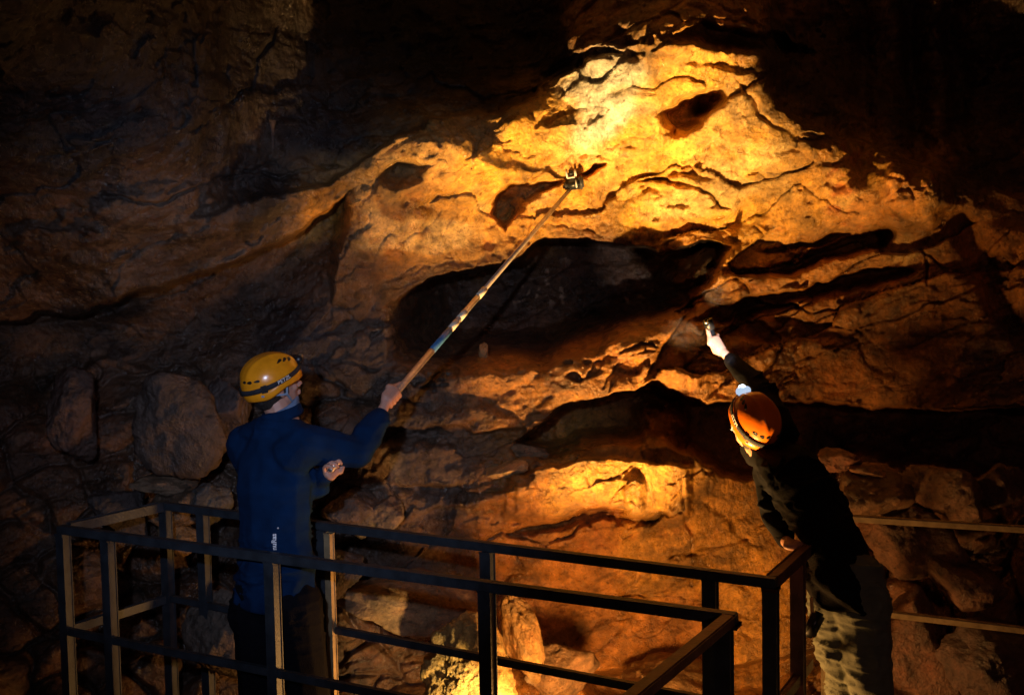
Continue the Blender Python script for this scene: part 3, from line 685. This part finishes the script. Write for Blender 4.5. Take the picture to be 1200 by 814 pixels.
    hull(bm, ell(T(*p) + Rl @ Vector((-.018, 0, 0)), (.016, .018, .019), Rl, 3), ell(T(*p) + Rl @ Vector((.018, 0, 0)), (.016, .018, .019), Rl, 3))
    link('headlamp', from_bm(bm), M_glow if lit else M_blk, h)
    lens = T(*p) + Rl @ Vector((0, .018, 0))
    me = lathe([(.0005, .008), (.010, .007), (.014, .003), (.0155, -.004), (.0155, -.008)], 24)
    for vt in me.vertices: vt.co = lens + Rl @ Vector((vt.co.x, vt.co.z, vt.co.y))
    link('headlamp_lens', me, M_lens if lit else M_glass, h)
    # rear battery clip and chin straps
    for s in (-1, 1):
        me_b = bmesh.new()
        a0, a1, a2 = T(s * .092, .030, -.012), T(s * .080, .020, -.060), T(s * .030, .055, -.125)
        b0 = T(s * .080, -.085, -.030)
        for q0, q1 in ((a0, a1), (a1, a2), (b0, a1)):
            chain(me_b, [(q0, .0048), (q1, .0048)])
        link('chin_strap', from_bm(me_b), M_grey, h)
    return h, lens, Rl
M_lens = mat('lit_lens', (.8, .85, .9), .2, 0, .02, emit=(.75, .9, 1, 14))
M_glow = mat('glowing_lamp_housing', (.7, .8, .9), .3, 0, .1, emit=(.55, .75, 1, .8))
M_glass = mat('clear_lens', (.35, .3, .2), .08, .6, .05)

def wrinkles(seed, amp=.006, dirv=(1, 1, 4)):
    def fn(co):
        w = fbm(co * np.array(dirv) * 3.2 + seed, 3, .5, seed)
        wp = .9 * fbm(co * 4, 2, .5, seed + 5)[:, None]
        c1 = np.clip(1 - 2.2 * np.abs(noise(co * np.array(dirv) * 4.2 + wp + seed, seed + 9)), 0, 1) ** 2
        c2 = np.clip(1 - 2.6 * np.abs(noise(co * np.array(dirv) * 8.5 + wp * 1.5 + seed, seed + 13)), 0, 1) ** 2
        g = ss(noise(co * 5 + seed, seed + 21), -.3, .4)
        return amp * (w * 1.0 + (c1 * 1.5 + c2 * .9) * g - .35)
    return fn

def build_person(name, label, J, look, upv, jm, tm, grip, helm, seed, torso_f):
    """J: joint positions"""
    base = (J['ankL'] + J['ankR']) / 2; base.z = 0
    t = tag(empty(name, base), label, 'person')
    Rh = frame(look, upv); hc = J['head']
    Rt = frame(torso_f, J['neck'] - J['pelvis'])
    # --- body: one continuous skin
    Rh = Rh * .93; bm = bmesh.new(); head_geo(bm, hc, Rh)
    chain(bm, [(hc + Rh @ Vector((0, -.02, -.05)), .055), (J['neck'] + Vector((0, 0, .0)), .058)])
    for S in 'LR':
        sh_, el_, wr_ = J['sh' + S], J['el' + S], J['wr' + S]
        chain(bm, [(J['neck'], .055), (sh_, .052), (el_, .040), (el_.lerp(wr_, .35), .038), (wr_, .025)])
        hp, kn, an = J['hip' + S], J['knee' + S], J['ank' + S]
        chain(bm, [(hp, .085), (kn, .055), (kn.lerp(an, .3), .056), (an, .036)])
        fw = Vector((torso_f[0], torso_f[1], 0)).normalized()
        hull(bm, ell(an + Vector((0, 0, -.05)) - fw * .03, (.035, .035, .03)), ell(an + fw * .15 + Vector((0, 0, -.065)), (.04, .04, .02)))
    hull(bm, ell(J['neck'] + Rt @ Vector((0, 0, -.06)), (.13, .07, .05), Rt), ell(J['chest'], (.145, .10, .12), Rt))
    hull(bm, ell(J['chest'], (.145, .10, .12), Rt), ell(J['waist'], (.125, .09, .08), Rt))
    hull(bm, ell(J['waist'], (.125, .09, .08), Rt), ell(J['pelvis'], (.145, .10, .10), Rt))
    for g in grip: hand_geo(bm, *g)
    body = link('body', remesh(bm, .0042, 2), M_skin, t)
    for s in (-1, 1):
        bm = bmesh.new(); hull(bm, ell(hc + Rh @ Vector((s * .030, .078, .008)), .0125, None, 3)); link('eye', from_bm(bm), M_eye, t)
    # --- hair
    bm = bmesh.new()
    hull(bm, ell(hc + Rh @ Vector((0, -.03, .02)), (.084, .088, .094), Rh, 3), ell(hc + Rh @ Vector((0, -.065, -.055)), (.060, .034, .026), Rh))
    for s in (-1, 1):
        hull(bm, ell(hc + Rh @ Vector((s * .074, .018, .02)), (.009, .018, .03), Rh), ell(hc + Rh @ Vector((s * .072, .018, -.02)), (.006, .010, .014), Rh))
    me = remesh(bm, .005, 1); displace(me, lambda co: .004 * fbm(co * (60, 60, 14), 3, .6, 5))
    link('hair', me, M_hair, t)
    # --- jacket
    bm = bmesh.new()
    hull(bm, ell(J['neck'] + Rt @ Vector((0, -.01, -.03)), (.085, .075, .045), Rt), ell(J['shL'].lerp(J['shR'], .5) + Rt @ Vector((0, -.01, -.05)), (.17, .10, .07), Rt))
    for S in 'LR': hull(bm, ell(J['neck'] + Rt @ Vector((0, -.01, .0)), (.075, .07, .035), Rt), ell(J['sh' + S] + Rt @ Vector((0, 0, .004)), .072))
    hull(bm, ell(J['shL'].lerp(J['shR'], .5) + Rt @ Vector((0, -.01, -.04)), (.17, .10, .07), Rt), ell(J['chest'], (.180, .130, .12), Rt))
    hull(bm, ell(J['chest'], (.180, .130, .12), Rt), ell(J['waist'], (.168, .125, .09), Rt))
    hull(bm, ell(J['waist'], (.168, .125, .09), Rt), ell(J['pelvis'], (.178, .135, .09), Rt))
    hem = J['pelvis'] + (J['pelvis'] - J['waist']).normalized() * .035
    if 'hem' in J: hem = J['hem']
    hull(bm, ell(J['pelvis'], (.178, .135, .09), Rt), ell(hem, (.184, .145, .035), Rt))
    if 'hem2' in J: hull(bm, ell(J['hem2'], (.10, .13, .06)), ell(J['pelvis'], (.13, .12, .08), Rt), ell(J['hem'] + Vector((.02, 0, -.01)), (.15, .13, .04)))
    sw = J.get('sleeve', 1.)
    for S in 'LR':
        sh_, el_, wr_ = J['sh' + S], J['el' + S], J['wr' + S]
        inn = sh_.lerp(J['chest'], .25)
        chain(bm, [(inn, .085 * sw), (sh_, .078 * sw), (sh_.lerp(el_, .5), .070 * sw), (el_, .062 * sw), (el_.lerp(wr_, .4), .060 * sw), (el_.lerp(wr_, .82), .048 * sw), (wr_.lerp(el_, .06), .040 * sw)])
    me = remesh(bm, .0075, 7)
    displace(me, wrinkles(seed, J.get('fold', .007)))
    jk = link('jacket', me, jm, t)
    for S in 'LR':     # ribbed cuff
        el_, wr_ = J['el' + S], J['wr' + S]; d = (wr_ - el_).normalized()
        bm = bmesh.new(); chain(bm, [(wr_ - d * .045, .041), (wr_ - d * .012, .037)])
        link('cuff', remesh(bm, .005, 2), jm, jk)
    # --- collar
    bm = bmesh.new(); Rn = frame(torso_f, hc - J['neck'])
    for k in range(28):
        g0, g1 = 2 * math.pi * k / 28, 2 * math.pi * (k + 1) / 28
        q = lambda g, z: J['neck'] + Rn @ Vector((.070 * math.cos(g), .074 * math.sin(g) + .002, z - .012 + .016 * math.sin(g)))
        chain(bm, [(q(g0, .018), .014), (q(g1, .018), .014)]); hull(bm, ell(q(g0, .018), .013), ell(q(g0, .045), .009), ell(q(g1, .045), .009))
    me = remesh(bm, .005, 3); displace(me, wrinkles(seed + 2, .003))
    link('collar', me, jm, jk)
    bm = bmesh.new()
    for k in range(28):
        g0, g1 = 2 * math.pi * k / 28, 2 * math.pi * (k + 1) / 28
        q = lambda g, z: J['neck'] + Rn @ Vector((.060 * math.cos(g), .064 * math.sin(g) + .008, z + .030 * math.sin(g)))
        hull(bm, ell(q(g0, .0), .010), ell(q(g0, .050), .008), ell(q(g1, .050), .008))
    me = remesh(bm, .005, 2); displace(me, wrinkles(seed + 4, .003))
    link('neck_gaiter', me, J['collar'], jk)
    # --- trousers
    bm = bmesh.new()
    for S in 'LR':
        hp, kn, an = J['hip' + S], J['knee' + S], J['ank' + S]
        chain(bm, [(J['pelvis'].lerp(hp, .5) + Vector((0, 0, .02)), .12), (hp, .112), (hp.lerp(kn, .5), .095), (kn, .080), (kn.lerp(an, .35), .078), (an, .062)])
    me = remesh(bm, .0075, 5)
    displace(me, wrinkles(seed + 31, J.get('tfold', .008), (1, 1, 4.5)))
    link('trousers', me, tm, t)
    for S in 'LR':
        an = J['ank' + S]; fw = Vector((torso_f[0], torso_f[1], 0)).normalized(); bm = bmesh.new()
        g = Vector((an.x, an.y, 0))
        chain(bm, [(an + Vector((0, 0, .08)), .06), (g + Vector((0, 0, .06)) - fw * .01, .056)])
        hull(bm, ell(g + Vector((0, 0, .045)) - fw * .03, (.05, .05, .045)), ell(g + Vector((0, 0, .035)) + fw * .17, (.05, .05, .033)))
        hull(bm, ell(g + Vector((0, 0, .014)) - fw * .035, (.052, .052, .014)), ell(g + Vector((0, 0, .014)) + fw * .18, (.054, .054, .014)))
        link('boot', remesh(bm, .008, 2), M_boot, t)
    return t, Rh * .99, jk

# --- telescopic pole line
tip = at(668, 222, 5.62); h1 = at(458, 467, 4.18)
pdir = (tip - h1).normalized()
# lower hand: on the same line, where it appears at photo x = 394
lo, hi = 0., 1.2
for _ in range(40):
    mid = (lo + hi) / 2; q = h1 - pdir * mid; qq = np.array(q) - CAM
    if 600 + FL * (qq @ R_) / (qq @ F_) > 391: lo = mid
    else: hi = mid
h2 = h1 - pdir * lo; print('LOG pole', h1, h2, tip, (tip - h1).length, lo)
butt = h2 - pdir * .03

# --- the man in blue
hdL = at(322, 453, 3.92)
J = dict(pelvis=at(325, 690, 3.88), waist=at(323, 632, 3.90), chest=at(322, 566, 3.92), neck=at(331, 490, 3.92), head=hdL,
         shR=at(354, 520, 3.84), elR=at(419, 531, 3.96), wrR=at(446, 485, 4.11),
         shL=at(288, 520, 4.05), elL=at(325, 598, 4.24), wrL=at(382, 556, h2.y + .03),
         hipL=at(303, 706, 3.93), hipR=at(345, 706, 3.83), kneeL=at(305, 840, 3.98), kneeR=at(367, 845, 3.90),
         ankL=Vector((-1.02, 4.0, .10)), ankR=Vector((-.74, 3.86, .10)), hem=at(326, 706, 3.88), collar=M_collar, sleeve=1.12, fold=.012, tfold=.007)
to_wr1 = (J['wrR'] - h1); to_wr2 = (J['wrL'] - h2)
man, RhL, jkL = build_person('person', 'man in blue jacket and orange helmet, back turned, raising a long pole', J,
    (.80, .55, .30), (-.20, -.22, 1), M_navy, M_pants,
    [(J['wrR'], h1, pdir, to_wr1 + Vector((.0, -.08, .02)), .014), (J['wrL'], h2, pdir, to_wr2 + Vector((-.05, -.09, -.05)), .014)], True, 17, (.57, .82, 0))
hl, _, _ = helmet(man, hdL + RhL @ Vector((0, -.006, .032)), RhL, M_orange)
# reflective logo running up the back of the jacket, little tab beside it
def wtext(s, size, pos, xdir, ydir, m, parent, name, ext=.0008):
    cu = bpy.data.curves.new('t', 'FONT'); cu.body = s; cu.size = size; cu.align_x = 'CENTER'; cu.align_y = 'CENTER'; cu.extrude = ext; cu.offset = size * .02
    ob = bpy.data.objects.new('t', cu); COL.objects.link(ob); dg = bpy.context.evaluated_depsgraph_get(); dg.update()
    me = bpy.data.meshes.new_from_object(ob.evaluated_get(dg)); bpy.data.objects.remove(ob)
    xd = Vector(xdir).normalized(); yd = Vector(ydir).normalized(); n = xd.cross(yd)
    # lay the letters on the cloth, vertex by vertex
    inv = parent.matrix_world.inverted(); off = []
    for vt in me.vertices:
        q = Vector(pos) + xd * vt.co.x + yd * vt.co.y
        ok, hit, nn, _ = parent.ray_cast(inv @ (q + n * .3), (inv.to_3x3() @ -n).normalized())
        off.append((q, (parent.matrix_world @ hit if ok else q) + n * (.0025 + vt.co.z)))
    for vt, (q, w_) in zip(me.vertices, off): vt.co = w_
    return link(name, me, m, parent, False)
bpy.context.view_layer.update()
lp = at(320, 636, 3.75)
wtext('nuRas', .026, lp, (-.02, 0, 1), (-1, .0, 0), M_refl, jkL, 'logo')
wtext('o', .012, at(324, 620, 3.75), (0, 0, 1), (-1, 0, 0), M_refl, jkL, 'logo')

# --- pole (held thing)
pole = tag(empty('telescopic_pole', h2), 'long thin metal pole with tape bands held up toward the bright rock', 'pole')
M_alu = mat('worn_aluminium', (.62, .54, .47), .35, .6, .2, 40, .2, 60)
M_pipe = mat('brown_varnished_tube', (.50, .42, .36), .35, .4, .2, 40, .1, 60)
M_tape = mat('white_tape', (.72, .66, .52), .6, 0, .15, 60)
M_blue = mat('blue_tape', (.05, .17, .36), .45, 0, .25, 50)
def rod(a, b, r0, r1=None, n=20):
    r1 = r1 or r0; me = lathe([(r0 * .5, 0), (r0, .002), (r1, (b - a).length - .002), (r1 * .5, (b - a).length)], n)
    Rr = frame(b - a, (0.3, -.5, .8))
    for vt in me.vertices: vt.co = a + Rr @ Vector((vt.co.x, vt.co.z, vt.co.y))
    return me
def onpole(px):
    lo, hi = -.6, 3.
    for _ in range(40):
        mid = (lo + hi) / 2; q = h1 + pdir * mid; qq = np.array(q) - CAM
        if 600 + FL * (qq @ R_) / (qq @ F_) < px: lo = mid
        else: hi = mid
    return h1 + pdir * lo
link('lower_section', rod(butt, onpole(512), .0150), M_alu, pole)
link('middle_section', rod(onpole(512), onpole(562), .0138), M_alu, pole)
link('upper_section', rod(onpole(562), tip, .0115), M_pipe, pole)
link('blue_band', rod(onpole(506), onpole(527), .0160), M_blue, pole)
link('tape', rod(onpole(528), onpole(535), .0160), M_tape, pole)
link('tape', rod(onpole(538), onpole(545), .0160), M_tape, pole)
link('tape', rod(onpole(560), onpole(568), .0155), M_tape, pole)
# --- gadget on its tip: dark clamp block with a white cradle
gz = tag(empty('clamp_head', tip), 'dark clamp with a small white plastic cradle fixed to the tip of the pole', 'device')
Rg = frame((.1, 1, .2), (-.12, 0, 1))
def gbox(dx, dy, dz, sx, sy, sz, b=.006):
    bm = bmesh.new(); bmesh.ops.create_cube(bm, size=1)
    for v_ in bm.verts: v_.co = tip + Rg @ Vector((dx + v_.co.x * sx, dy + v_.co.y * sy, dz + v_.co.z * sz))
    bmesh.ops.bevel(bm, geom=bm.edges[:], offset=b, segments=3, affect='EDGES'); return from_bm(bm)
link('clamp_body', gbox(.022, 0, .026, .105, .05, .062, .014), M_blk, gz)
link('clamp_jaw', gbox(.066, 0, .030, .03, .06, .075, .010), mat('dark_grey_plastic', (.05, .05, .055), .3), gz)
link('bolt', gbox(.040, -.032, .028, .008, .01, .045, .003), M_white, gz)
link('clamp_knob', gbox(-.022, -.02, .022, .03, .03, .04, .010), mat('slate_plastic', (.10, .11, .13), .3), gz)
cr = link('cradle', gbox(.018, 0, .066, .052, .03, .010, .003), M_white, gz)
link('cradle_side', gbox(-.006, 0, .086, .009, .032, .046, .003), M_white, gz)
link('cradle_side', gbox(.042, 0, .086, .012, .032, .040, .003), M_white, gz)
link('lens_block', gbox(.018, .002, .088, .024, .026, .03, .004), M_blk, gz)

# --- the leaning man
hd2 = at(880, 497, 4.10)
J = dict(pelvis=at(992, 676, 3.66), waist=at(976, 632, 3.74), chest=at(938, 565, 3.95), neck=at(905, 518, 4.16), head=hd2,
         shR=at(908, 490, 4.20), elR=at(884, 449, 4.44), wrR=at(856, 421, 4.68),
         shL=at(900, 555, 4.22), elL=at(905, 596, 4.10), wrL=at(921, 634, 3.92),
         hipL=at(980, 700, 3.70), hipR=at(1008, 700, 3.62), kneeL=at(996, 812, 3.72), kneeR=at(1022, 812, 3.60),
         ankL=Vector((1.36, 3.80, .10)), ankR=Vector((1.50, 3.62, .10)), hem=at(991, 700, 3.64), hem2=at(972, 678, 3.66), collar=M_black, sleeve=.9, fold=.011, tfold=.011)
dev_c = at(831, 392, 4.80); dax = (at(824, 376, 4.80) - at(836, 408, 4.82)).normalized()
hnd = at(839, 402, 4.78)
man2, Rh2, jk2 = build_person('person', 'man in black jacket and khaki trousers leaning over the rail, one arm raised', J,
    (-.36, .62, .72), (.30, -.72, .62), M_black, M_khaki,
    [(J['wrR'], hnd, dax, (J['wrR'] - hnd), .012), (J['wrL'], at(933, 650, 3.64), Vector((.23, .39, 0)), Vector((0, 0, 1)), .022)], True, 57, (-.45, .80, .35))
hl2, lens2, Rl2 = helmet(man2, hd2 + Rh2 @ Vector((0, -.006, .032)), Rh2, M_redor, True)
# little device in his hand
dv = tag(empty('hand_device', dev_c), 'small black and silver instrument held up in the leaning man\'s lit hand', 'device')
link('body', rod(hnd - dax * .07, hnd + dax * .075, .012, .014), M_blk, dv)
link('device_head', rod(hnd + dax * .072, hnd + dax * .125, .022, .026), M_blk, dv)
link('bezel', rod(hnd + dax * .105 + Vector((-.012, -.02, 0)), hnd + dax * .118 + Vector((-.012, -.022, 0)), .010, .012), mat('silver', (.6, .58, .55), .25, .8), dv)
# belt pouch
bp_ = at(957, 728, 3.60)
pch = tag(link('belt_pouch', tube(bp_ + Vector((.01, 0, .035)), bp_ + Vector((-.035, 0, -.055)), .035, .05, .01), M_blk, None), 'small black pouch dangling at the hip of the khaki trousers', 'pouch')
link('hook', tube(at(951, 700, 3.60), at(952, 722, 3.60), .007, .007, .002), mat('steel_hook', (.5, .45, .35), .3, .8), pch, False)

# ================================================================== LIGHT
def spot(name, loc, target, power, col, size, blend, rad=.04):
    l = bpy.data.lights.new(name, 'SPOT'); l.energy = power; l.color = col; l.spot_size = math.radians(size); l.spot_blend = blend; l.shadow_soft_size = rad
    o = bpy.data.objects.new(name, l); COL.objects.link(o); o.location = loc
    o.rotation_euler = (Vector(target) - Vector(loc)).to_track_quat('-Z', 'Y').to_euler(); return o
def pointl(name, loc, power, col, rad=.05):
    l = bpy.data.lights.new(name, 'POINT'); l.energy = power; l.color = col; l.shadow_soft_size = rad
    o = bpy.data.objects.new(name, l); COL.objects.link(o); o.location = loc; return o
AMB = (1, .56, .155)
LMP = Vector((.28, 3.76, -.15))
spot('flood_lamp', LMP, at(800, 60, 5.3), 1400, AMB, 62, 1, .03)
spot('band_boost_light', LMP + Vector((.05, 0, 0)), at(780, 80, 5.3), 620, (1, .68, .27), 33, 1, .03)  # extra spot added beside the flood to brighten the upper band
spot('side_fill_light', LMP + Vector((-.06, 0, 0)), at(450, 235, 5.2), 230, (1, .54, .18), 30, 1, .03)  # added spot that lifts the left lip and left end of the band
pointl('flood_lamp_spill', (.46, 4.0, .14), 100, (1, .46, .12), .14)
pointl('shadow_fill_light', (1.3, -.4, 2.3), 20, (1, .55, .48), .05)  # unseen weak fill, added to lift the dark reddish shadows
spot('ground_lamp', (-.10, 4.02, .0), at(548, 830, 4.5), 60, (1, .68, .25), 60, .3, .02)
spot('viewer_headlamp', (-.30, .05, 2.36), at(325, 435, 4.5), 270, (.60, .70, 1), 43, 1, .03)
spot('headlamp_beam', lens2 + Rl2 @ Vector((0, .02, 0)), hnd + Vector((-.01, 0, 0)), 70, (.95, .95, 1), 20, .8, .01)

w = bpy.data.worlds.new('World'); SC.world = w; w.use_nodes = True
w.node_tree.nodes['Background'].inputs[0].default_value = (.5, .45, .6, 1); w.node_tree.nodes['Background'].inputs[1].default_value = .01
SC.view_settings.view_transform = 'Standard'; SC.view_settings.look = 'None'; SC.view_settings.exposure = 0; SC.view_settings.gamma = 1
SC.render.engine = 'CYCLES'; SC.cycles.use_denoising = True; SC.cycles.max_bounces = 5; SC.cycles.diffuse_bounces = 3; SC.cycles.glossy_bounces = 2
SC.cycles.sample_clamp_indirect = 3
